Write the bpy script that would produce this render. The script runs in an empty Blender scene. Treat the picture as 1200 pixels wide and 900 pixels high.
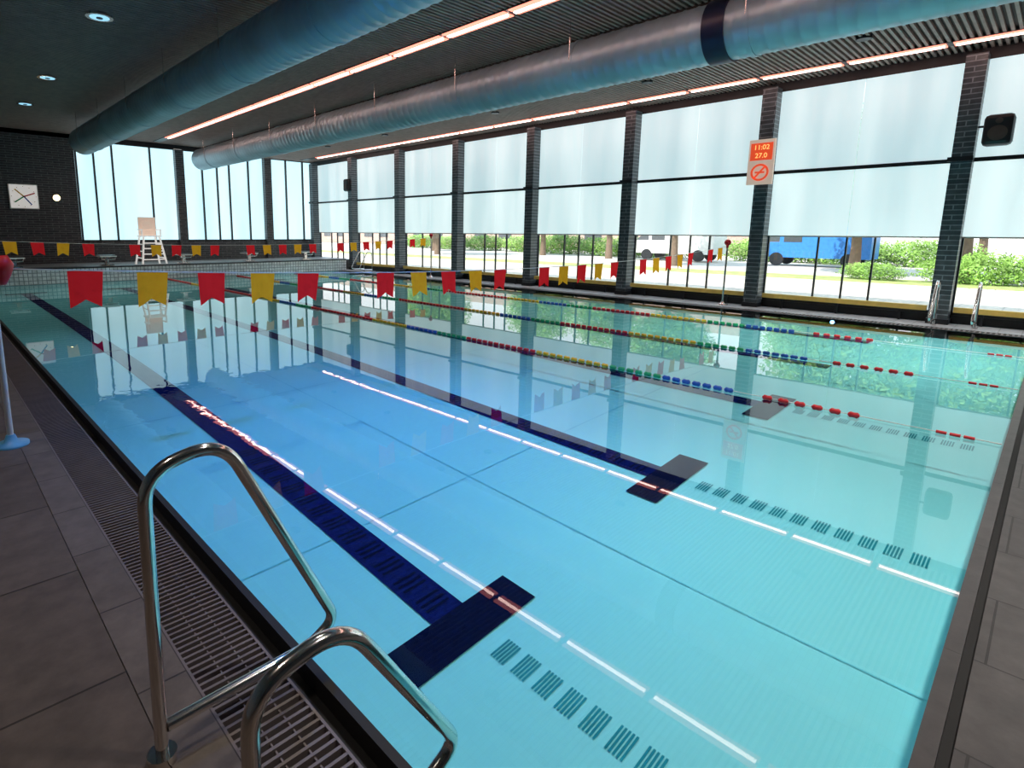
import bpy, math, random
import numpy as np
from mathutils import Vector, Matrix
random.seed(4)
S=bpy.context.scene
COL=S.collection
try:
    S.view_settings.view_transform='Standard'
    S.view_settings.look='None'
    S.view_settings.exposure=.42
except Exception as e: print(e)

# ---------------------------------------------------------------- materials
def newmat(name):
    m=bpy.data.materials.new(name); m.use_nodes=True
    nt=m.node_tree; b=nt.nodes['Principled BSDF']
    return m,nt,b
def N(nt,t,**k):
    n=nt.nodes.new(t)
    for a,v in k.items():
        if a in n.inputs.keys(): n.inputs[a].default_value=v
        else: setattr(n,a,v)
    return n
def c4(c): return (c[0],c[1],c[2],1)
def ramp(nt,stops):
    r=nt.nodes.new('ShaderNodeValToRGB')
    e=r.color_ramp.elements
    e[0].position,e[0].color=stops[0][0],c4(stops[0][1])
    e[1].position,e[1].color=stops[-1][0],c4(stops[-1][1])
    for p,c in stops[1:-1]:
        x=e.new(p); x.color=c4(c)
    return r
def mat(name,col,rough=.5,metal=0,var=.12,scale=6,bump=0,spec=.5,emis=None,es=0):
    m,nt,b=newmat(name)
    tc=N(nt,'ShaderNodeTexCoord')
    no=N(nt,'ShaderNodeTexNoise',Scale=scale,Detail=4)
    nt.links.new(tc.outputs['Object'],no.inputs['Vector'])
    lo=[max(0,c*(1-var)) for c in col]; hi=[min(1,c*(1+var)) for c in col]
    r=ramp(nt,[(.3,lo),(.7,hi)])
    nt.links.new(no.outputs['Fac'],r.inputs['Fac'])
    nt.links.new(r.outputs['Color'],b.inputs['Base Color'])
    b.inputs['Roughness'].default_value=rough
    b.inputs['Metallic'].default_value=metal
    b.inputs['Specular IOR Level'].default_value=spec
    if bump:
        bp=N(nt,'ShaderNodeBump',Strength=bump,Distance=.01)
        nt.links.new(no.outputs['Fac'],bp.inputs['Height'])
        nt.links.new(bp.outputs['Normal'],b.inputs['Normal'])
    if emis:
        b.inputs['Emission Color'].default_value=c4(emis); b.inputs['Emission Strength'].default_value=es
    return m
def brickmat(name,c1,c2,mortar,bw,rh,ms,axes='XY',rough=.5,offset=.5,bump=.3,spec=.5):
    m,nt,b=newmat(name)
    tc=N(nt,'ShaderNodeTexCoord')
    sp=N(nt,'ShaderNodeSeparateXYZ'); cb=N(nt,'ShaderNodeCombineXYZ')
    nt.links.new(tc.outputs['Object'],sp.inputs[0])
    nt.links.new(sp.outputs[axes[0]],cb.inputs['X']); nt.links.new(sp.outputs[axes[1]],cb.inputs['Y'])
    br=N(nt,'ShaderNodeTexBrick'); br.offset=offset
    br.inputs['Color1'].default_value=c4(c1); br.inputs['Color2'].default_value=c4(c2); br.inputs['Mortar'].default_value=c4(mortar)
    br.inputs['Scale'].default_value=1; br.inputs['Brick Width'].default_value=bw; br.inputs['Row Height'].default_value=rh; br.inputs['Mortar Size'].default_value=ms
    br.inputs['Mortar Smooth'].default_value=.2
    nt.links.new(cb.outputs[0],br.inputs['Vector'])
    no=N(nt,'ShaderNodeTexNoise',Scale=7,Detail=8,Roughness=.65); nt.links.new(tc.outputs['Object'],no.inputs['Vector'])
    mx=N(nt,'ShaderNodeMixRGB',blend_type='MULTIPLY'); mx.inputs['Fac'].default_value=.7
    r=ramp(nt,[(.3,(.55,.55,.55)),(.7,(1.3,1.3,1.3))]); nt.links.new(no.outputs['Fac'],r.inputs['Fac'])
    nt.links.new(br.outputs['Color'],mx.inputs['Color1']); nt.links.new(r.outputs['Color'],mx.inputs['Color2'])
    nt.links.new(mx.outputs['Color'],b.inputs['Base Color'])
    bp=N(nt,'ShaderNodeBump',Strength=bump,Distance=.004); bp.invert=True
    nt.links.new(br.outputs['Fac'],bp.inputs['Height']); nt.links.new(bp.outputs['Normal'],b.inputs['Normal'])
    b.inputs['Roughness'].default_value=rough; b.inputs['Specular IOR Level'].default_value=spec
    return m
def emit(name,col,s):
    m,nt,b=newmat(name)
    nt.nodes.remove(b)
    e=N(nt,'ShaderNodeEmission'); e.inputs['Color'].default_value=c4(col); e.inputs['Strength'].default_value=s
    nt.links.new(e.outputs[0],nt.nodes['Material Output'].inputs['Surface'])
    return m
M={}
M['deck']=brickmat('slate_deck',(.10,.076,.063),(.13,.102,.085),(.03,.023,.018),.9,.45,.006,'YX',rough=.5,spec=.35)
M['coping']=brickmat('slate_coping',(.125,.10,.085),(.15,.122,.105),(.045,.035,.03),.6,.6,.005,'YX',rough=.45,spec=.35)
M['deckN']=brickmat('dark_slate_deck',(.065,.057,.058),(.082,.073,.073),(.03,.026,.026),.9,.6,.005,'YX',rough=.5,spec=.4)
M['copingN']=brickmat('dark_slate_coping',(.065,.058,.059),(.075,.067,.068),(.035,.031,.031),1.2,.6,.004,'XY',rough=.45,spec=.4)
M['fdeck']=brickmat('far_deck_tile',(.36,.36,.37),(.42,.42,.42),(.2,.2,.2),.3,.3,.006,'XY')
M['brick']=brickmat('dark_brick',(.05,.052,.058),(.09,.088,.092),(.20,.21,.22),.4,.085,.01,'XZ',rough=.4)
M['colY']=brickmat('column_tile',(.05,.062,.074),(.085,.1,.112),(.24,.27,.30),.5,.095,.010,'YZ',rough=.35)
M['black']=mat('black_metal',(.012,.014,.018),.4)
M['void']=mat('gutter_black',(.006,.005,.005),.6)
M['grate']=mat('grate_grey',(.16,.13,.125),.4)
M['steel']=mat('stainless_steel',(.82,.77,.75),.14,1,var=.05)
M['duct']=mat('duct_metal',(.46,.60,.67),.40,.42,var=.15,scale=1.2)
M['ductdark']=mat('duct_collar',(.01,.015,.05),.4)
M['ceil']=mat('ceiling_dark',(.08,.06,.055),.7)
M['slat']=mat('ceiling_slat',(.42,.29,.25),.6)
M['whiteT']=brickmat('white_mosaic',(.62,.66,.68),(.7,.73,.75),(.25,.28,.3),.12,.12,.012,'XZ',rough=.25,offset=0)
M['white']=mat('white_plastic',(.8,.8,.78),.4,var=.03)
M['face']=mat('clock_face_white_glow',(.85,.84,.8),.4,var=.03,emis=(1,.95,.9),es=.3)  # emission put into the white to brighten clock face and chair
M['cream']=mat('cream_paint_glow',(.80,.64,.52),.4,var=.05,emis=(1,.74,.6),es=.25)  # emission put into the paint so the panel looks better lit
M['hem']=mat('blind_hem',(.6,.55,.5),.5)
M['red']=mat('red_plastic',(.75,.02,.03),.4,var=.1)
M['yellow']=mat('yellow_plastic',(.95,.55,.03),.4,var=.08)
M['green']=mat('green_plastic',(.02,.45,.18),.4)
M['blue']=mat('blue_plastic',(.02,.12,.55),.4)
M['lblue']=mat('pole_base_blue',(.12,.42,.65),.4)
def cloth(name,col):
    m,nt,b=newmat(name)
    tc=N(nt,'ShaderNodeTexCoord'); no=N(nt,'ShaderNodeTexNoise',Scale=14,Detail=4); nt.links.new(tc.outputs['Object'],no.inputs['Vector'])
    r=ramp(nt,[(.3,[c*.85 for c in col]),(.7,col)]); nt.links.new(no.outputs['Fac'],r.inputs['Fac'])
    nt.nodes.remove(b)
    d=N(nt,'ShaderNodeBsdfDiffuse'); t=N(nt,'ShaderNodeBsdfTranslucent'); mx=N(nt,'ShaderNodeMixShader'); mx.inputs[0].default_value=.55
    em=N(nt,'ShaderNodeEmission'); em.inputs['Strength'].default_value=.10; ad=N(nt,'ShaderNodeAddShader')  # weak emission in the cloth stands in for light on the flags
    nt.links.new(r.outputs[0],em.inputs[0])
    nt.links.new(r.outputs[0],d.inputs[0]); nt.links.new(r.outputs[0],t.inputs[0]); nt.links.new(d.outputs[0],mx.inputs[1]); nt.links.new(t.outputs[0],mx.inputs[2])
    nt.links.new(mx.outputs[0],ad.inputs[0]); nt.links.new(em.outputs[0],ad.inputs[1])
    nt.links.new(ad.outputs[0],nt.nodes['Material Output'].inputs['Surface'])
    return m
M['redF']=cloth('red_fabric_glow',(1,.03,.04)); M['yelF']=cloth('yellow_fabric_glow',(1,.50,.03))
M['bench']=mat('yellow_rail_paint',(.9,.62,.15),.4)
M['tline']=mat('navy_tile',(.003,.006,.03),.6,var=.3,scale=30,spec=0)
M['tline1']=mat('navy_tile_line',(.004,.010,.085),.6,var=.3,scale=30,spec=0)
M['led']=emit('led_tube',(1,.66,.57),9)
M['ledp']=emit('led_halo_pink',(1,.27,.19),1.8)  # glowing strips painted in for the pink halo around the tubes
M['ring']=emit('downlight_glass',(.35,.75,1),.8)
M['uwl']=emit('underwater_lamp_glass',(.15,.45,1),14)
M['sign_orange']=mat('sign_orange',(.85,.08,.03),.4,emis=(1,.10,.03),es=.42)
M['walllight']=emit('wall_lamp_glow',(1,.7,.3),6)

def poolmat():
    m,nt,b=newmat('pool_floor_tile')
    tc=N(nt,'ShaderNodeTexCoord')
    br=N(nt,'ShaderNodeTexBrick'); br.offset=0
    for k,v in (('Color1',(.235,.65,.68)),('Color2',(.24,.66,.69)),('Mortar',(.23,.64,.67))): br.inputs[k].default_value=c4(v)
    br.inputs['Scale'].default_value=1; br.inputs['Brick Width'].default_value=.06; br.inputs['Row Height'].default_value=.03; br.inputs['Mortar Size'].default_value=.002
    nt.links.new(tc.outputs['Object'],br.inputs['Vector'])
    no=N(nt,'ShaderNodeTexNoise',Scale=.5,Detail=2); nt.links.new(tc.outputs['Object'],no.inputs['Vector'])
    mx=N(nt,'ShaderNodeMixRGB',blend_type='MULTIPLY'); mx.inputs['Fac'].default_value=.5
    r=ramp(nt,[(.35,(.85,.95,1)),(.65,(1.1,1.04,1.02))]); nt.links.new(no.outputs['Fac'],r.inputs['Fac'])
    nt.links.new(br.outputs['Color'],mx.inputs['Color1']); nt.links.new(r.outputs['Color'],mx.inputs['Color2'])
    nt.links.new(mx.outputs['Color'],b.inputs['Base Color'])
    b.inputs['Roughness'].default_value=.6; b.inputs['Specular IOR Level'].default_value=.0
    return m
M['pool']=poolmat()
M['joint']=mat('pool_joint',(.15,.54,.61),.6,spec=0)
M['grille']=mat('pool_grille',(.02,.24,.30),.5,spec=0)
def watermat():
    m,nt,b=newmat('pool_water'); nt.nodes.remove(b)
    tc=N(nt,'ShaderNodeTexCoord')
    mp=N(nt,'ShaderNodeMapping'); mp.inputs['Scale'].default_value=(1,.7,1)
    nt.links.new(tc.outputs['Object'],mp.inputs['Vector'])
    n1=N(nt,'ShaderNodeTexNoise',Scale=1.1,Detail=2,Roughness=.4); nt.links.new(mp.outputs[0],n1.inputs['Vector'])
    n2=N(nt,'ShaderNodeTexNoise',Scale=6,Detail=2,Roughness=.5); nt.links.new(mp.outputs[0],n2.inputs['Vector'])
    vd=N(nt,'ShaderNodeVectorMath',operation='DISTANCE'); vd.inputs[1].default_value=(1.5,6.0,-.01); nt.links.new(tc.outputs['Object'],vd.inputs[0])
    mr=N(nt,'ShaderNodeMapRange'); mr.inputs['From Min'].default_value=.8; mr.inputs['From Max'].default_value=2.6; mr.inputs['To Min'].default_value=1; mr.inputs['To Max'].default_value=0.0
    nt.links.new(vd.outputs['Value'],mr.inputs['Value'])
    mu=N(nt,'ShaderNodeMath',operation='MULTIPLY'); nt.links.new(n2.outputs['Fac'],mu.inputs[0]); nt.links.new(mr.outputs[0],mu.inputs[1])
    b1=N(nt,'ShaderNodeBump',Strength=.08,Distance=.006); nt.links.new(n1.outputs['Fac'],b1.inputs['Height'])
    bp=N(nt,'ShaderNodeBump',Strength=.2,Distance=.006); nt.links.new(mu.outputs[0],bp.inputs['Height']); nt.links.new(b1.outputs['Normal'],bp.inputs['Normal'])
    fr=N(nt,'ShaderNodeFresnel',IOR=1.48); nt.links.new(bp.outputs['Normal'],fr.inputs['Normal'])
    tr=N(nt,'ShaderNodeBsdfTransparent'); tr.inputs['Color'].default_value=(.93,.985,1,1)
    gl=N(nt,'ShaderNodeBsdfGlossy'); gl.inputs['Roughness'].default_value=.01; nt.links.new(bp.outputs['Normal'],gl.inputs['Normal'])
    mx=N(nt,'ShaderNodeMixShader')
    nt.links.new(fr.outputs[0],mx.inputs[0]); nt.links.new(tr.outputs[0],mx.inputs[1]); nt.links.new(gl.outputs[0],mx.inputs[2])
    nt.links.new(mx.outputs[0],nt.nodes['Material Output'].inputs['Surface'])
    return m
M['water']=watermat()
def glassmat():
    m,nt,b=newmat('window_glass'); nt.nodes.remove(b)
    tr=N(nt,'ShaderNodeBsdfTransparent'); gl=N(nt,'ShaderNodeBsdfGlossy'); gl.inputs['Roughness'].default_value=.02
    mx=N(nt,'ShaderNodeMixShader'); mx.inputs[0].default_value=.05
    nt.links.new(tr.outputs[0],mx.inputs[1]); nt.links.new(gl.outputs[0],mx.inputs[2])
    nt.links.new(mx.outputs[0],nt.nodes['Material Output'].inputs['Surface'])
    return m
M['glass']=glassmat()
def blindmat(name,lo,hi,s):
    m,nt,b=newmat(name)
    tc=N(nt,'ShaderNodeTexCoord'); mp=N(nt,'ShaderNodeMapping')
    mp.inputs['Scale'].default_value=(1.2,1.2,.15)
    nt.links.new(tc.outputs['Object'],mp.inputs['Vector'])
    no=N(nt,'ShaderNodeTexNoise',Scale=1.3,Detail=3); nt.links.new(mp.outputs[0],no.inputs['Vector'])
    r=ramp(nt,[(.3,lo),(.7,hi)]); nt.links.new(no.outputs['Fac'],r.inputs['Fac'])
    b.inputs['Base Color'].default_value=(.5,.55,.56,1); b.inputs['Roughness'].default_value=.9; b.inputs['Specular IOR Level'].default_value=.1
    nt.links.new(r.outputs['Color'],b.inputs['Emission Color']); b.inputs['Emission Strength'].default_value=s  # emission stands in for daylight coming through the blind
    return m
M['blind']=blindmat('roller_blind_glow',(.40,.56,.60),(.60,.76,.78),.80)
M['blindL']=blindmat('roller_blind_lower_glow',(.46,.61,.63),(.66,.80,.80),.87)
M['blindF']=blindmat('far_blind_glow',(.44,.70,.78),(.58,.84,.92),1.05)

# ---------------------------------------------------------------- geometry builder
class B:
    def __init__(s): s.v=[];s.f=[];s.m=[];s.sm=[];s.mats=[]
    def mi(s,k):
        if k not in s.mats: s.mats.append(k)
        return s.mats.index(k)
    def add(s,vs,fs,k,smooth=False):
        o=len(s.v); s.v+= [tuple(v) for v in vs]; i=s.mi(k)
        for f in fs: s.f.append([a+o for a in f]); s.m.append(i); s.sm.append(smooth)
    def box(s,x0,x1,y0,y1,z0,z1,k):
        v=[(x,y,z) for x in(x0,x1) for y in(y0,y1) for z in(z0,z1)]
        s.add(v,[(0,1,3,2),(4,6,7,5),(0,4,5,1),(2,3,7,6),(0,2,6,4),(1,5,7,3)],k)
    def quad(s,a,b,c,d,k): s.add([a,b,c,d],[(0,1,2,3)],k)
    def tube(s,pts,r,k,n=14,cap=True,smooth=True):
        pts=[Vector(p) for p in pts]; rs=r if isinstance(r,(list,tuple)) else [r]*len(pts)
        t0=(pts[1]-pts[0]).normalized()
        u=t0.orthogonal().normalized(); vs=[]
        for i,p in enumerate(pts):
            if i==0: t=t0
            elif i==len(pts)-1: t=(pts[i]-pts[i-1]).normalized()
            else:
                t=((pts[i]-pts[i-1]).normalized()+(pts[i+1]-pts[i]).normalized()).normalized()
            u=(u-t*u.dot(t)).normalized(); w=t.cross(u)
            for j in range(n):
                a=2*math.pi*j/n; vs.append(p+(u*math.cos(a)+w*math.sin(a))*rs[i])
        fs=[]
        for i in range(len(pts)-1):
            for j in range(n):
                fs.append((i*n+j,i*n+(j+1)%n,(i+1)*n+(j+1)%n,(i+1)*n+j))
        s.add(vs,fs,k,smooth)
        if cap:
            s.add(vs[:n],[tuple(range(n))[::-1]],k); s.add(vs[-n:],[tuple(range(n))],k)
    def sphere(s,c,r,k,nu=16,nv=10,sc=(1,1,1)):
        vs=[];fs=[]
        for i in range(nv+1):
            th=math.pi*i/nv
            for j in range(nu):
                ph=2*math.pi*j/nu
                vs.append((c[0]+r*sc[0]*math.sin(th)*math.cos(ph),c[1]+r*sc[1]*math.sin(th)*math.sin(ph),c[2]+r*sc[2]*math.cos(th)))
        for i in range(nv):
            for j in range(nu): fs.append((i*nu+j,(i+1)*nu+j,(i+1)*nu+(j+1)%nu,i*nu+(j+1)%nu))
        s.add(vs,fs,k,True)
    def obj(s,name,parent=None,bevel=0):
        me=bpy.data.meshes.new(name); me.from_pydata(s.v,[],s.f)
        for k in s.mats: me.materials.append(M[k])
        me.polygons.foreach_set('material_index',s.m); me.polygons.foreach_set('use_smooth',s.sm)
        me.update()
        o=bpy.data.objects.new(name,me); COL.objects.link(o)
        if parent: o.parent=parent
        if bevel:
            md=o.modifiers.new('bev','BEVEL'); md.width=bevel; md.segments=2; md.limit_method='ANGLE'
        return o
def empty(name,loc=(0,0,0)):
    o=bpy.data.objects.new(name,None); COL.objects.link(o); o.location=loc; o.empty_display_size=.1; return o
def fillet(pts,rad,n=8):
    pts=[Vector(p) for p in pts]; out=[pts[0]]
    rads=rad if isinstance(rad,(list,tuple)) else [rad]*(len(pts)-2)
    for i in range(1,len(pts)-1):
        a,b,c=pts[i-1],pts[i],pts[i+1]
        d1=(a-b).normalized(); d2=(c-b).normalized(); ang=d1.angle(d2)
        l=rads[i-1]/math.tan(ang/2); l=min(l,(a-b).length*.49,(c-b).length*.49)
        p1=b+d1*l; p2=b+d2*l
        for j in range(n+1):
            t=j/n; out.append(p1*(1-t)**2+b*2*t*(1-t)+p2*t*t)
    out.append(pts[-1]); return out

XL,XR,YN,YF=1.0,13.75,.127,21.6
XW,YW=14.9,25.7
ZC=5.27; ZC2=5.10
YA,SP=1.487,3.395
WZ=-.01

# ---------------------------------------------------------------- pool
def depth(x,y): return .10+.87*math.exp(-.2*math.hypot(x,y))
def fz(x,y): return WZ-depth(x,y)
b=B(); nx,ny=52,88
vs=[(XL+(XR-XL)*i/nx,YN+(YF-YN)*j/ny,0) for j in range(ny+1) for i in range(nx+1)]
vs=[(x,y,fz(x,y)) for x,y,_ in vs]
b.add(vs,[(j*(nx+1)+i,j*(nx+1)+i+1,(j+1)*(nx+1)+i+1,(j+1)*(nx+1)+i) for j in range(ny) for i in range(nx)],'pool',True)
for (x0,y0,x1,y1,nn) in ((XL,YN,XR,YN,nx),(XL,YF,XR,YF,nx),(XL,YN,XL,YF,ny),(XR,YN,XR,YF,ny)):
    for i in range(nn):
        a=i/nn; c=(i+1)/nn
        p=(x0+(x1-x0)*a,y0+(y1-y0)*a); q=(x0+(x1-x0)*c,y0+(y1-y0)*c)
        b.quad((p[0],p[1],fz(*p)),(q[0],q[1],fz(*q)),(q[0],q[1],WZ),(p[0],p[1],WZ),'pool')
b.obj('pool_basin')
def patch(b,x0,x1,y0,y1,k,dz=.004,st=.25):
    ax=max(1,int((x1-x0)/st)); ay=max(1,int((y1-y0)/st))
    vs=[]
    for j in range(ay+1):
        for i in range(ax+1):
            x=x0+(x1-x0)*i/ax; y=y0+(y1-y0)*j/ay; vs.append((x,y,fz(x,y)+dz))
    b.add(vs,[(j*(ax+1)+i,j*(ax+1)+i+1,(j+1)*(ax+1)+i+1,(j+1)*(ax+1)+i) for j in range(ay) for i in range(ax)],k)
b=B()
LX=[2.13,4.69,7.22,9.77,12.3]
for x in LX:
    patch(b,x-.13,x+.13,2.1,YF-1.6,'tline1',.008)
    if x<9: patch(b,x-.5,x+.5,1.95,2.22,'tline',.012)
    patch(b,x-.5,x+.5,YF-1.8,YF-1.55,'tline',.012)
b.obj('lane_line_markings')
b=B()
for x in LX[:3]:
    y=1.80; xc=x+.05
    while y>.3:
        for q in range(5): patch(b,xc-.08,xc+.08,y-.045+q*.02,y-.045+q*.02+.012,'grille',.006)
        y-=.142
    yy=2.3
    while yy<5:
        for q in range(3): patch(b,x-.09,x+.09,yy+q*.05,yy+q*.05+.02,'tline',.012)
        yy+=.22
b.obj('floor_inlet_grilles')
b=B()
for y in (3.3,6.4,9.5,12.6): patch(b,XL,XR,y,y+.012,'joint',.005)
for x in (3.41,): patch(b,x,x+.012,YN,YF,'joint',.005)
b.obj('pool_floor_joints')
b=B(); b.quad((XL,YN,WZ),(XR,YN,WZ),(XR,YF,WZ),(XL,YF,WZ),'water'); b.obj('pool_water')
for y in (3.0,):
    b=B(); b.tube([(XR-.012,y,-.065),(XR-.002,y,-.065)],.036,'uwl',n=20); b.tube([(XR-.008,y,-.065),(XR-.002,y,-.065)],.045,'steel',n=20); b.obj('underwater_light')

# ---------------------------------------------------------------- decks / floor
b=B()
b.box(-3,.42,-4,YW,-.2,0,'deck'); b.box(.424,.60,-4,YF+.6,-.2,0,'coping')
b.box(.42,.424,-4,YF,-.2,-.006,'void')
b.box(.60,XR+1.3,-4,.035,-.2,0,'deckN')
b.box(.95,XR+.5,.07,YN,-.3,.0,'copingN')
b.box(.60,XR+.5,.035,.07,-.3,-.05,'void')
b.box(XR+.32,XW+.3,.07,YW,-.2,.0,'fdeck')
b.box(.60,XW+.3,YF+.6,YW+.2,-.2,0.45,'fdeck')
b.obj('floor')
b=B()
b.box(.60,.965,.07,YF,-.25,-.09,'void'); b.box(.965,XL,.07,YF,-.2,-.003,'void')
b.box(.60,.61,.07,YF,-.1,-.002,'grate'); b.box(.872,.882,.07,YF,-.1,-.002,'grate')
for xx in (.70,.785): b.box(xx,xx+.006,.07,YF,-.04,-.012,'grate')
y=.08
while y<YF-.05:
    b.box(.61,.872,y,y+.012,-.035,-.003,'grate'); y+=.036
b.obj('overflow_grating_left')
b=B()
b.box(XR,XR+.06,.07,YF,-.2,-.002,'void'); b.box(XR+.06,XR+.32,.07,YF,-.2,-.06,'void')
y=.1
while y<YF-.05:
    b.box(XR+.07,XR+.31,y,y+.03,-.05,-.003,'grate'); y+=.07
b.obj('overflow_grating_right')
b=B()
b.box(.7,XR+.4,YF+.002,YF+.6,-.3,.46,'whiteT'); b.box(.7,XR+.4,YF+.002,YF+.62,.46,.51,'black')
b.obj('pool_end_wall')

# ---------------------------------------------------------------- walls / ceiling
b=B()
b.box(-3,4.7,YW,YW+.3,.0,ZC+.1,'brick'); b.box(4.7,XW+.3,YW,YW+.3,.0,1.27,'brick')
b.box(-3,XW+.3,YW,YW+.3,5.12,ZC+.1,'black')
b.obj('wall_far')
b=B(); b.box(-3.2,-3,-4,YW+.3,-.1,ZC+.1,'brick'); b.obj('wall_left')
b=B(); b.box(-3.2,XW+.3,-4.2,-4,-.1,ZC+.1,'brick'); b.obj('wall_near')
b=B(); b.box(XW,XW+.3,-4,YW+.3,4.90,ZC+.1,'black'); b.box(XW,XW+.25,-4,YW,0,.16,'black')
b.obj('wall_right')
for (xa,xb,z) in ((-3,9.5,ZC),(9.5,XW,ZC2)):
    b=B(); b.box(xa-(.2 if xa<0 else 0),xb+(.3 if xb>10 else 0),-4.2,YW+.3,z+.06,ZC+.2,'ceil')
    y=-4
    while y<YW-.05:
        b.box(xa,xb,y,y+.045,z,z+.05,'slat'); y+=.10
    b.obj('ceiling')
def farwin(n,x0,x1,mul):
    e=empty('window_%d'%n)
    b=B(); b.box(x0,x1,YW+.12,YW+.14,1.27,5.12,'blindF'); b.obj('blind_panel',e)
    b=B()
    for x in mul: b.box(x-.03,x+.03,YW+.0,YW+.1,1.27,5.12,'black')
    b.box(x0,x1,YW,YW+.1,1.27,1.33,'black'); b.box(x0,x1,YW,YW+.1,5.07,5.12,'black')
    b.obj('frame',e)
farwin(1,4.7,8.35,[4.75,5.35,6.0,7.4]); farwin(2,8.7,12.35,[9.5,10.15,10.7,11.6]); farwin(3,12.65,14.9,[13.5,14.4])
for x in (8.52,12.5):
    b=B(); b.box(x-.17,x+.17,YW-.15,YW+.12,.45,5.08,'brick'); b.obj('tiled_column')
for i in range(-1,8):
    y=YA+i*SP
    b=B(); b.box(XW-.32,XW+.05,y-.15,y+.15,0,4.97,'colY'); b.box(XW-.34,XW+.06,y-.17,y+.17,0,.1,'black')
    b.box(XW-.36,XW-.32,y-.16,y+.2,3.08,3.16,'black')
    b.obj('tiled_column')
n=4
for i in range(-1,8):
    y0=YA+i*SP+.15; y1=min(YA+(i+1)*SP-.15,YW)
    if y1-y0<.3: continue
    e=empty('window_%d'%n); n+=1
    ym=(y0+y1)/2
    b=B()
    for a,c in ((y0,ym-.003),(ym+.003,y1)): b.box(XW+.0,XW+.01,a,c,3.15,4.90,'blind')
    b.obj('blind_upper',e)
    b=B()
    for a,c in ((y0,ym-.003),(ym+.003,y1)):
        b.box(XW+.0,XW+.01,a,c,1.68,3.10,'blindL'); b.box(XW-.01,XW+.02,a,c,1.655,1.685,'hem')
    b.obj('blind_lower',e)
    b=B()
    b.box(XW-.04,XW+.1,y0,y1,3.08,3.155,'black'); b.box(XW+.04,XW+.1,y0,y1,.15,.22,'black')
    w=y1-y0
    for q in (.0,.34,.5,.67,1.0):
        yy=y0+w*q; tck=.028 if q in(0,1) else .016
        b.box(XW+.04,XW+.1,yy-tck,yy+tck,.15,1.7,'black')
    b.obj('frame',e)
    b=B(); b.quad((XW+.07,y0,.2),(XW+.07,y1,.2),(XW+.07,y1,1.7),(XW+.07,y0,1.7),'glass'); b.obj('pane',e)
    b=B(); b.box(XW-.16,XW-.06,y0+.05,y1-.05,.23,.33,'bench')
    for q in (.15,.5,.85): b.box(XW-.13,XW-.09,y0+w*q-.02,y0+w*q+.02,0,.23,'black')
    b.obj('yellow_bench_rail')

# ---------------------------------------------------------------- ducts
def duct(x,z,r,y1,y0=-3.9):
    b=B(); pts=[];rs=[]
    pts.append((x,y1,z)); rs.append(r*.6); pts.append((x,y1-.001,z)); rs.append(r*.97)
    y=y1-.05
    while y>y0:
        pts+= [(x,y,z),(x,y-.02,z),(x,y-.04,z)]; rs+=[r,r*1.025,r]; y-=.2
    b.tube(pts,rs,'duct',n=48)
    yy=y1-1.4
    while yy>y0:
        b.tube([(x,yy,z),(x,yy-.07,z)],[r*1.05,r*1.05],'duct',n=48)
        for s in(-1,1): b.tube([(x+s*r*1.03,yy-.03,z),(x+s*r*1.03,yy-.03,ZC)],.008,'steel',n=6)
        yy-=2.8
    return b
b=duct(4.38,4.6,.41,22.3); b.obj('ventilation_duct')
b=duct(8.97,4.6,.41,24.3)
b.tube([(8.97,3.85,4.6),(8.97,3.55,4.6)],.435,'ductdark',n=48)
b.obj('ventilation_duct')
# ---------------------------------------------------------------- LED tubes
for X,Z,Zt,Y1 in ((7.55,5.22,ZC,25.2),(14.1,5.06,ZC2,25.2)):
    b=B(); b.box(X-.14,X+.14,-3.9,Y1,Z+.03,Zt-.001,'black')
    y=3.39-1.57*4
    while y<Y1-1.5:
        b.box(X-.03,X+.03,y+.08,y+1.49,Z-.005,Z+.03,'led')
        b.box(X-.13,X-.03,y+.05,y+1.52,Z+.015,Z+.03,'ledp'); b.box(X+.03,X+.13,y+.05,y+1.52,Z+.015,Z+.03,'ledp')
        y+=1.57
    b.obj('led_strip_light')
def spot(x,y,p,col=(1,.97,.93),glow=False):  # glow marks the actual downlights; the rest are added fill spots
    z=ZC if x<9.5 else ZC2
    b=B()
    b.tube([(x,y,z+.03),(x,y,z-.03)],.21 if glow else .12,'steel' if glow else 'black',n=28)
    if glow:
        b.tube([(x,y,z-.02),(x,y,z-.034)],.15,'ring',n=28); b.tube([(x,y,z-.03),(x,y,z-.045)],.05,'black',n=16)
    o=b.obj('downlight_or_fill')
    l=bpy.data.lights.new('lamp','SPOT'); l.energy=p; l.color=col; l.spot_size=math.radians(84); l.spot_blend=1; l.shadow_soft_size=.12
    lo=bpy.data.objects.new('lamp',l); COL.objects.link(lo); lo.location=(x,y,z-.12); lo.parent=o
for y,p in ((-.5,480),(2.8,340),(6.8,180),(11.4,130),(16.6,130),(20.4,180)):
    for x in (2.65,5.9,10.6,12.6):  # first row is the downlights, other rows added to light the pool evenly
        c=(1,.96,.88); q=p
        if x<6 and 2<y<8: q=p*.68
        spot(x,y,q,c,x<3)
for x in (-.6,):
    for y in (1.5,5.5,10.5,16): spot(x,y,150,(1,.88,.76),False)  # added fill spots that brighten the left deck
for (x,y,q) in ((2.95,4.4,540),(2.95,8.8,160),(5.75,5.0,150)): spot(x,y,q,(.03,.25,1))  # blue spots added to tint part of the pool blue
for (x,y) in ((10.2,6.9),(10.1,4.9)):
    b=B(); b.sphere((x,y,ZC2-.02),.22,'ductdark',sc=(1,1,.6)); b.obj('ceiling_dome_speaker')

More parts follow.
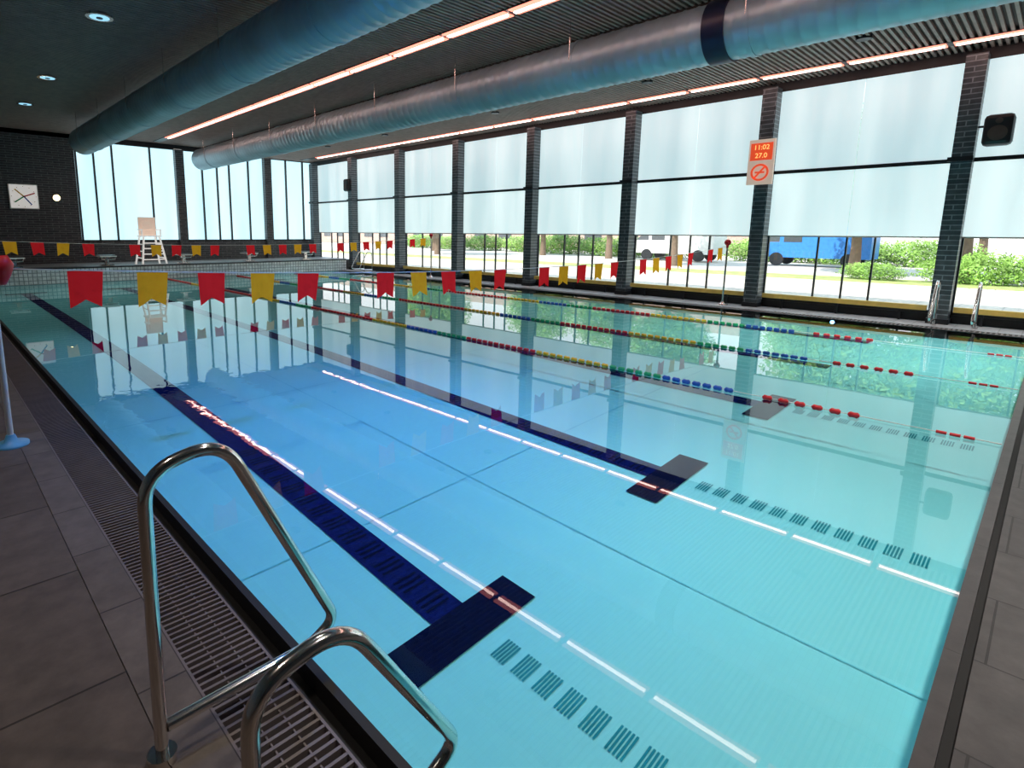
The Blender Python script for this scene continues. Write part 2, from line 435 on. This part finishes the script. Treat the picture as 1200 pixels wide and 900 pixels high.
# ---------------------------------------------------------------- pool ladders
def rail(b,y,top,xr=1.07,flip=1,xo=0,zr=.165):
    def P(x,z): return (xo+flip*x,y,z)
    pts=[P(.41,0),P(.42,top-.02),P(.66,top+.035),P(xr,zr+.02),P(xr-.12,zr-.04),P(.43,.115)]
    pts=fillet(pts,[.13,.17,.07,.07],10)
    b.tube(pts,.021,'steel',n=18)
    b.tube([P(.41,0),P(.41,.03)],.045,'steel',n=20)
b=B(); rail(b,1.76,1.0,1.07); rail(b,1.05,.74,1.05,zr=.16)
b.obj('pool_ladder_handrail')
b=B(); rail(b,1.5,.85,flip=-1,xo=XR+XL-.05); rail(b,.92,.85,flip=-1,xo=XR+XL-.05); b.obj('pool_ladder_handrail')
b=B(); rail(b,20.4,.85,flip=-1,xo=XR+XL-.05); rail(b,19.8,.85,flip=-1,xo=XR+XL-.05); b.obj('pool_ladder_handrail')

# ---------------------------------------------------------------- lane ropes
def colour_at(y):
    if y<1.9: return 'red'
    if y<2.2: return None
    if y<3.0: return 'blue'
    if y<3.72: return 'green'
    if y<4.95: return 'yellow'
    if y<6.3: return 'red'
    t=(y-6.3)%5.0
    return 'green' if t<.7 else 'blue' if t<1.5 else 'yellow' if t<2.6 else 'red'
def rope(x,ys):
    b=B(); b.tube([(x,YN+.01,.005),(x,YF-.01,.005)],.005,'white',n=6)
    y=ys
    while y<YF-.3:
        k=colour_at(y-ys+1.1)
        if k:
            b.tube([(x,y,.005),(x,y+.018,.005),(x,y+.045,.005),(x,y+.075,.005),(x,y+.092,.005)],[.012,.029,.024,.029,.012],k,n=12)
        y+=.15 if y-ys<.8 else .118
    for q in range(3): b.tube([(x,.3+q*.09,.005),(x,.3+q*.09+.07,.005)],.014,'red',n=10)
    b.obj('lane_rope')
rope(6.45,1.1); rope(8.95,1.05); rope(11.4,1.9)

# ---------------------------------------------------------------- backstroke flags
def sag(x,z0,zm): 
    t=(x-.375)/(14.4-.375); return zm+(z0-zm)*(2*t-1)**2
def flags(Y,z0,zm,ph=1.0):
    e=empty('backstroke_flag_line')
    b=B(); xs=np.linspace(.375,14.5,50)
    b.tube([(x,Y,sag(x,z0,zm)) for x in xs],.005,'white',n=6); b.obj('rope',e)
    b=B(); x=ph; k=0
    while x<14.1:
        if k%6!=5:
            c='redF' if (k%6)%2==0 else 'yelF'
            z=sag(x,z0,zm); w=.13; hh=.31; tilt=random.uniform(-.03,.03)
            nx,nz=6,6; vs=[]
            for j in range(nz+1):
                for i in range(nx+1):
                    u=i/nx*2-1; v=j/nz
                    bottom=hh*(1-.22*(1-abs(u)))
                    ww=w*(1-.12*v)
                    vs.append((x+u*ww+tilt*v,Y+.012*math.sin(u*4+k)*v+.004,z-bottom*v))
            b.add(vs,[(j*(nx+1)+i,j*(nx+1)+i+1,(j+1)*(nx+1)+i+1,(j+1)*(nx+1)+i) for j in range(nz) for i in range(nx)],c,True)
        x+=.522; k+=1
    b.obj('pennants',e)
    for X,zz in ((.375,z0+.06),(14.45,z0+.1)):
        b=B()
        b.tube([(X,Y,0),(X,Y,.02),(X,Y,.03),(X,Y,.09)],[.12,.12,.05,.03],'lblue' if X<1 else 'steel',n=24)
        b.tube([(X,Y,.03),(X,Y,zz)],.022,'white' if X<1 else 'steel',n=14)
        if X<1:
            b.tube([(X-.02,Y,zz-.06),(X+.03,Y,zz-.06)],.05,'red',n=18)
            b.tube([(X+.0,Y,zz-.09),(X+.03,Y,zz-.08),(X+.10,Y,zz-.075),(X+.13,Y,zz-.085)],[.06,.115,.115,.06],'red',n=22)
            b.tube([(X,Y,zz-.2),(X,Y,zz-.1)],.032,'red',n=14)
        else:
            b.sphere((X,Y,zz),.075,'red',sc=(1,1,1)); b.tube([(X,Y,zz-.13),(X,Y,zz-.03)],.03,'red',n=14)
        b.obj('pole',e)
flags(5.45,1.41,1.17)
flags(16.2,1.50,1.30)

# ---------------------------------------------------------------- starting blocks
for x in LX:
    e=empty('starting_block',(x,YF+.32,.515))
    b=B(); b.box(-.25,.25,-.28,.3,.30,.34,'white'); b.box(-.24,.24,-.28,.3,.34,.355,'black')
    b.box(-.06,.06,-.02,.12,.04,.3,'steel'); b.box(-.2,.2,-.1,.2,0,.04,'steel')
    b.tube([(-.2,-.24,.22),(.2,-.24,.22)],.015,'steel',n=8)
    for s in(-.2,.2): b.tube([(s,-.24,.22),(s,-.24,.31)],.012,'steel',n=8)
    b.obj('block',e)

# ---------------------------------------------------------------- lifeguard chair
e=empty('lifeguard_chair',(6.4,23.0,.45))
b=B()
for sx in(-1,1):
    for sy in(-1,1):
        b.tube([(sx*.42,sy*.45,0),(sx*.27,sy*.26,1.05)],.035,'face',n=10)
    for z in(.25,.5,.75):
        w=.42-.15*z/1.05; d=.45-.19*z/1.05
        b.tube([(sx*w,-d,z),(sx*w,d,z)],.022,'face',n=8)
for z in(.2,.4,.6,.8):
    w=.42-.15*z/1.05; d=.45-.19*z/1.05
    b.box(-w,w,-d-.04,-d+.05,z-.02,z+.02,'face')
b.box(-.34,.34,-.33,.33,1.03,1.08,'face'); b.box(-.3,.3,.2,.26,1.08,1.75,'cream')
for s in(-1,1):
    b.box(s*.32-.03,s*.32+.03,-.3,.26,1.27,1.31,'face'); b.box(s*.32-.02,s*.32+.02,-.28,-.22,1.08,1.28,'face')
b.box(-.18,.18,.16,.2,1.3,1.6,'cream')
b.obj('frame',e,bevel=.006)

# ---------------------------------------------------------------- pace clock
e=empty('pace_clock',(2.99,YW-.06,2.9))
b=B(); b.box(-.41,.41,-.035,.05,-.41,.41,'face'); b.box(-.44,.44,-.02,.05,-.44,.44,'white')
for k in range(12):
    a=k*math.pi/6; b.box(.36*math.sin(a)-.012,.36*math.sin(a)+.012,-.04,-.035,.36*math.cos(a)-.012,.36*math.cos(a)+.012,'black')
for a,k in ((1.2,'red'),(2.5,'blue'),(-.8,'yellow'),(-2.2,'green')):
    d=Vector((math.sin(a),0,math.cos(a))); p=Vector((d.z,0,-d.x))*.022; o=Vector((0,-.045,0))
    b.quad(o+p,o+p+d*.36,o-p+d*.36,o-p,k)
b.obj('face',e)
b=B(); b.tube([(4.0,YW-.06,2.9),(4.0,YW,2.9)],.11,'walllight',n=20); b.tube([(4.0,YW-.04,2.9),(4.0,YW,2.9)],.14,'steel',n=20); b.obj('wall_lamp')

# ---------------------------------------------------------------- scoreboard / sign
yB=YA+SP
e=empty('pool_clock_sign',(XW-.37,yB+.02,3.34))
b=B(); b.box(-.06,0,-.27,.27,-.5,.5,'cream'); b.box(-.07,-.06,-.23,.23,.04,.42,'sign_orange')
vs=[];fs=[];nn=32
for i in range(nn):
    a=2*math.pi*i/nn
    for r in(.19,.145): vs.append((-.075,r*math.cos(a),-.23+r*math.sin(a)))
for i in range(nn): fs.append((2*i,2*i+1,(2*i+3)%(2*nn),(2*i+2)%(2*nn)))
b.add(vs,fs,'sign_orange')
b.quad((-.075,-.12,-.12),(-.075,-.09,-.09),(-.075,.12,-.34),(-.075,.09,-.37),'sign_orange')
b.box(-.074,-.07,-.10,.10,-.25,-.21,'sign_orange')
b.obj('board',e)
def text(t,parent,loc,size,rot,mk):
    c=bpy.data.curves.new('digits','FONT'); c.body=t; c.size=size; c.align_x='CENTER'; c.align_y='CENTER'; c.extrude=.002
    c.materials.append(M[mk]); o=bpy.data.objects.new('digits',c); COL.objects.link(o); o.parent=parent; o.location=loc; o.rotation_euler=rot
M['digit_y']=emit('digit_glow',(1,.50,.15),1.1)
text('11:02',e,(-.078,0,.32),.15,(math.pi/2,0,-math.pi/2),'digit_y')
text('27.0',e,(-.078,0,.14),.15,(math.pi/2,0,-math.pi/2),'digit_y')

# ---------------------------------------------------------------- wall speakers
for y,z in ((1.05,3.58),(22.0,3.78)):
    e=empty('wall_speaker',(XW-.3,y,z))
    b=B(); b.box(-.16,.14,-.2,.2,-.27,.27,'black')
    b.obj('cabinet',e,bevel=.07)
    b=B(); b.tube([(-.163,0,-.06),(-.172,0,-.06)],.13,'ceil',n=28); b.tube([(-.163,0,.15),(-.172,0,.15)],.05,'ceil',n=20)
    b.tube([(.1,.1,.1),(.1,.36,.1)],.02,'black',n=8); b.obj('cones',e)

# ---------------------------------------------------------------- outside
M['paving']=brickmat('terrace_paving',(.60,.52,.43),(.68,.60,.50),(.5,.44,.37),.8,.8,.02,'XY',rough=.8)
M['road']=mat('pale_road',(.62,.57,.52),.9,var=.15,scale=.3)
M['grass']=mat('lawn',(.36,.42,.14),.9,var=.3,scale=3)
M['leaf']=mat('foliage',(.24,.42,.08),.6,var=.6,scale=1.5)
M['bark']=mat('bark',(.20,.14,.10),.9)
M['build']=brickmat('street_facade',(.42,.30,.25),(.48,.36,.30),(.45,.38,.32),.5,.2,.02,'YZ',rough=.8)
M['van']=mat('van_blue',(.04,.22,.62),.35); M['vglass']=mat('van_glass',(.08,.09,.10),.1)
M['silver']=mat('car_silver',(.45,.45,.47),.3)
b=B(); b.quad((XW+.3,-40,-.05),(26,-40,-.05),(26,90,-.05),(XW+.3,90,-.05),'paving')
b.quad((26,-60,-.04),(29,-60,-.04),(29,90,-.04),(26,90,-.04),'grass')
b.quad((29,-90,-.04),(160,-90,-.04),(160,200,-.04),(29,200,-.04),'road'); b.obj('ground_outside')
def leaves(name,n,rx,ry,rz,s):
    b=B(); vs=[];fs=[]
    for i in range(n):
        while True:
            p=Vector((random.uniform(-1,1),random.uniform(-1,1),random.uniform(-1,1)))
            if .2<p.length<random.uniform(.7,1): break
        p=Vector((p.x*rx,p.y*ry,p.z*rz)); u=Vector((random.gauss(0,1),random.gauss(0,1),random.gauss(0,1))).normalized(); w=u.orthogonal().normalized()
        o=len(vs); a=s*random.uniform(.6,1.3); vs+=[p-u*a,p+w*a*.5,p+u*a,p-w*a*.5]; fs.append((o,o+1,o+2,o+3))
    b.add(vs,fs,'leaf')
    me=b.obj(name+'_tmp'); d=me.data; bpy.data.objects.remove(me); d.name=name; return d
crown=leaves('crown',14000,2.7,2.8,2.3,.10); bush=leaves('bush',5000,1.0,2.2,.7,.06)
def inst(me,name,loc,sc,parent=None):
    o=bpy.data.objects.new(name,me); COL.objects.link(o); o.location=loc; o.scale=(sc,sc,sc); o.rotation_euler=(0,0,random.uniform(-.3,.3)); o.parent=parent; return o
for (x,y,s) in ((28,-1.5,1.1),(28.5,1.8,1),(28,5,.6),(41,5,1.4),(41,9,1.5),(41,13,1.4),(40,20,1.4),(40,24,1.4),(41,29,1.5),(41,-2,1.4),(42,34,1.4),(42,39,1.4),(42,44,1.3),(43,50,1.4)):
    inst(bush,'bush',(x,y,.45*s),s)
for (x,y) in ((31,-4.5),(30,2.5),(31,6.2),(31,14.5),(36,21.5),(37,28),(31,34),(37,41),(44,3),(44,11)):
    e=empty('tree',(x,y,0)); b=B()
    b.tube([(0,0,-.05),(.05,.03,1.2),(0,.1,3),(.1,.1,4.5)],[.26,.2,.17,.1],'bark',n=10); b.obj('trunk',e)
    inst(crown,'crown',(0,0,4.6),random.uniform(.95,1.25),e)
def van(x,y,k,s=1):
    e=empty('van',(x,y,0)); b=B()
    b.box(-1,1,-2.6,1.6,.45,2.3,k); b.box(-.95,.95,1.6,2.6,.45,1.3,k); b.add([(-.95,1.6,1.3),(.95,1.6,1.3),(.95,2.5,1.3),(-.95,2.5,1.3),(-.9,1.6,2.2),(.9,1.6,2.2)],[(0,3,4),(1,5,2),(3,2,5,4)],'vglass')
    b.box(-1.01,-.99,.5,1.4,1.3,1.95,'vglass')
    for yy in(-1.7,1.7):
        b.tube([(-1.02,yy,.36),(-.8,yy,.36)],.36,'black',n=20); b.tube([(.8,yy,.36),(1.02,yy,.36)],.36,'black',n=20)
    b.obj('body',e,bevel=.04); e.scale=(s,s,s)
def car(x,y,k):
    e=empty('car',(x,y,0)); b=B()
    prof=[(-2.1,.35),(-2.1,.8),(-1.7,.92),(-1.25,1.4),(.3,1.42),(1.0,.95),(2.0,.82),(2.1,.35)]
    vs=[(-.85,p,z) for p,z in prof]+[(.85,p,z) for p,z in prof]; m=len(prof)
    b.add(vs,[tuple(range(m)),tuple(range(2*m-1,m-1,-1))]+[(i,(i+1)%m,m+(i+1)%m,m+i) for i in range(m)],k)
    b.add([(-.86,-1.5,.95),(-.86,-1.15,1.32),(-.86,.25,1.34),(-.86,.8,.97)],[(0,1,2,3)],'vglass')
    for yy in(-1.3,1.3):
        b.tube([(-.88,yy,.32),(-.7,yy,.32)],.32,'black',n=20); b.tube([(.7,yy,.32),(.88,yy,.32)],.32,'black',n=20)
    b.obj('body',e)
van(37,9.2,'van'); van(37,17.0,'white'); van(37,-7,'van'); car(45,25,'silver')
b=B(); b.box(52,56,18,110,0,7,'build')
for k in range(22): b.box(51.95,52,20+k*4,22+k*4,1,3.4,'vglass')
b.obj('street_building')
l=bpy.data.lights.new('sun','SUN'); l.energy=5; l.angle=.01; l.color=(1,.95,.87)
o=bpy.data.objects.new('sun',l); COL.objects.link(o); o.rotation_euler=(0,math.radians(-42),math.radians(-15)); o.location=(0,0,20)
w=bpy.data.worlds.new('sky'); S.world=w; w.use_nodes=True; nt=w.node_tree
bg=nt.nodes['Background']; tc=N(nt,'ShaderNodeTexCoord'); sp=N(nt,'ShaderNodeSeparateXYZ'); nt.links.new(tc.outputs['Generated'],sp.inputs[0])
r=ramp(nt,[(0,(1,1,.97)),(.5,(.6,.8,1))]); nt.links.new(sp.outputs['Z'],r.inputs['Fac']); nt.links.new(r.outputs['Color'],bg.inputs['Color']); bg.inputs['Strength'].default_value=1.6

# ---------------------------------------------------------------- camera
yaw,pitch,roll=.7366,.1651,-.0064
f=np.array([np.sin(yaw)*np.cos(pitch),np.cos(yaw)*np.cos(pitch),-np.sin(pitch)])
r_=np.array([np.cos(yaw),-np.sin(yaw),0.0]); d_=np.cross(f,r_)
r2=r_*np.cos(roll)+d_*np.sin(roll); d2=-r_*np.sin(roll)+d_*np.cos(roll)
cam=bpy.data.cameras.new('camera'); co=bpy.data.objects.new('camera',cam); COL.objects.link(co)
mw=Matrix.Identity(4)
for i in range(3): mw[i][0]=r2[i]; mw[i][1]=-d2[i]; mw[i][2]=-f[i]
mw[2][3]=1.7
co.matrix_world=mw
cam.sensor_width=36; cam.lens=660.4/1200*36; cam.shift_x=90/1200; cam.shift_y=-67.4/1200; cam.clip_start=.05; cam.clip_end=500
S.camera=co
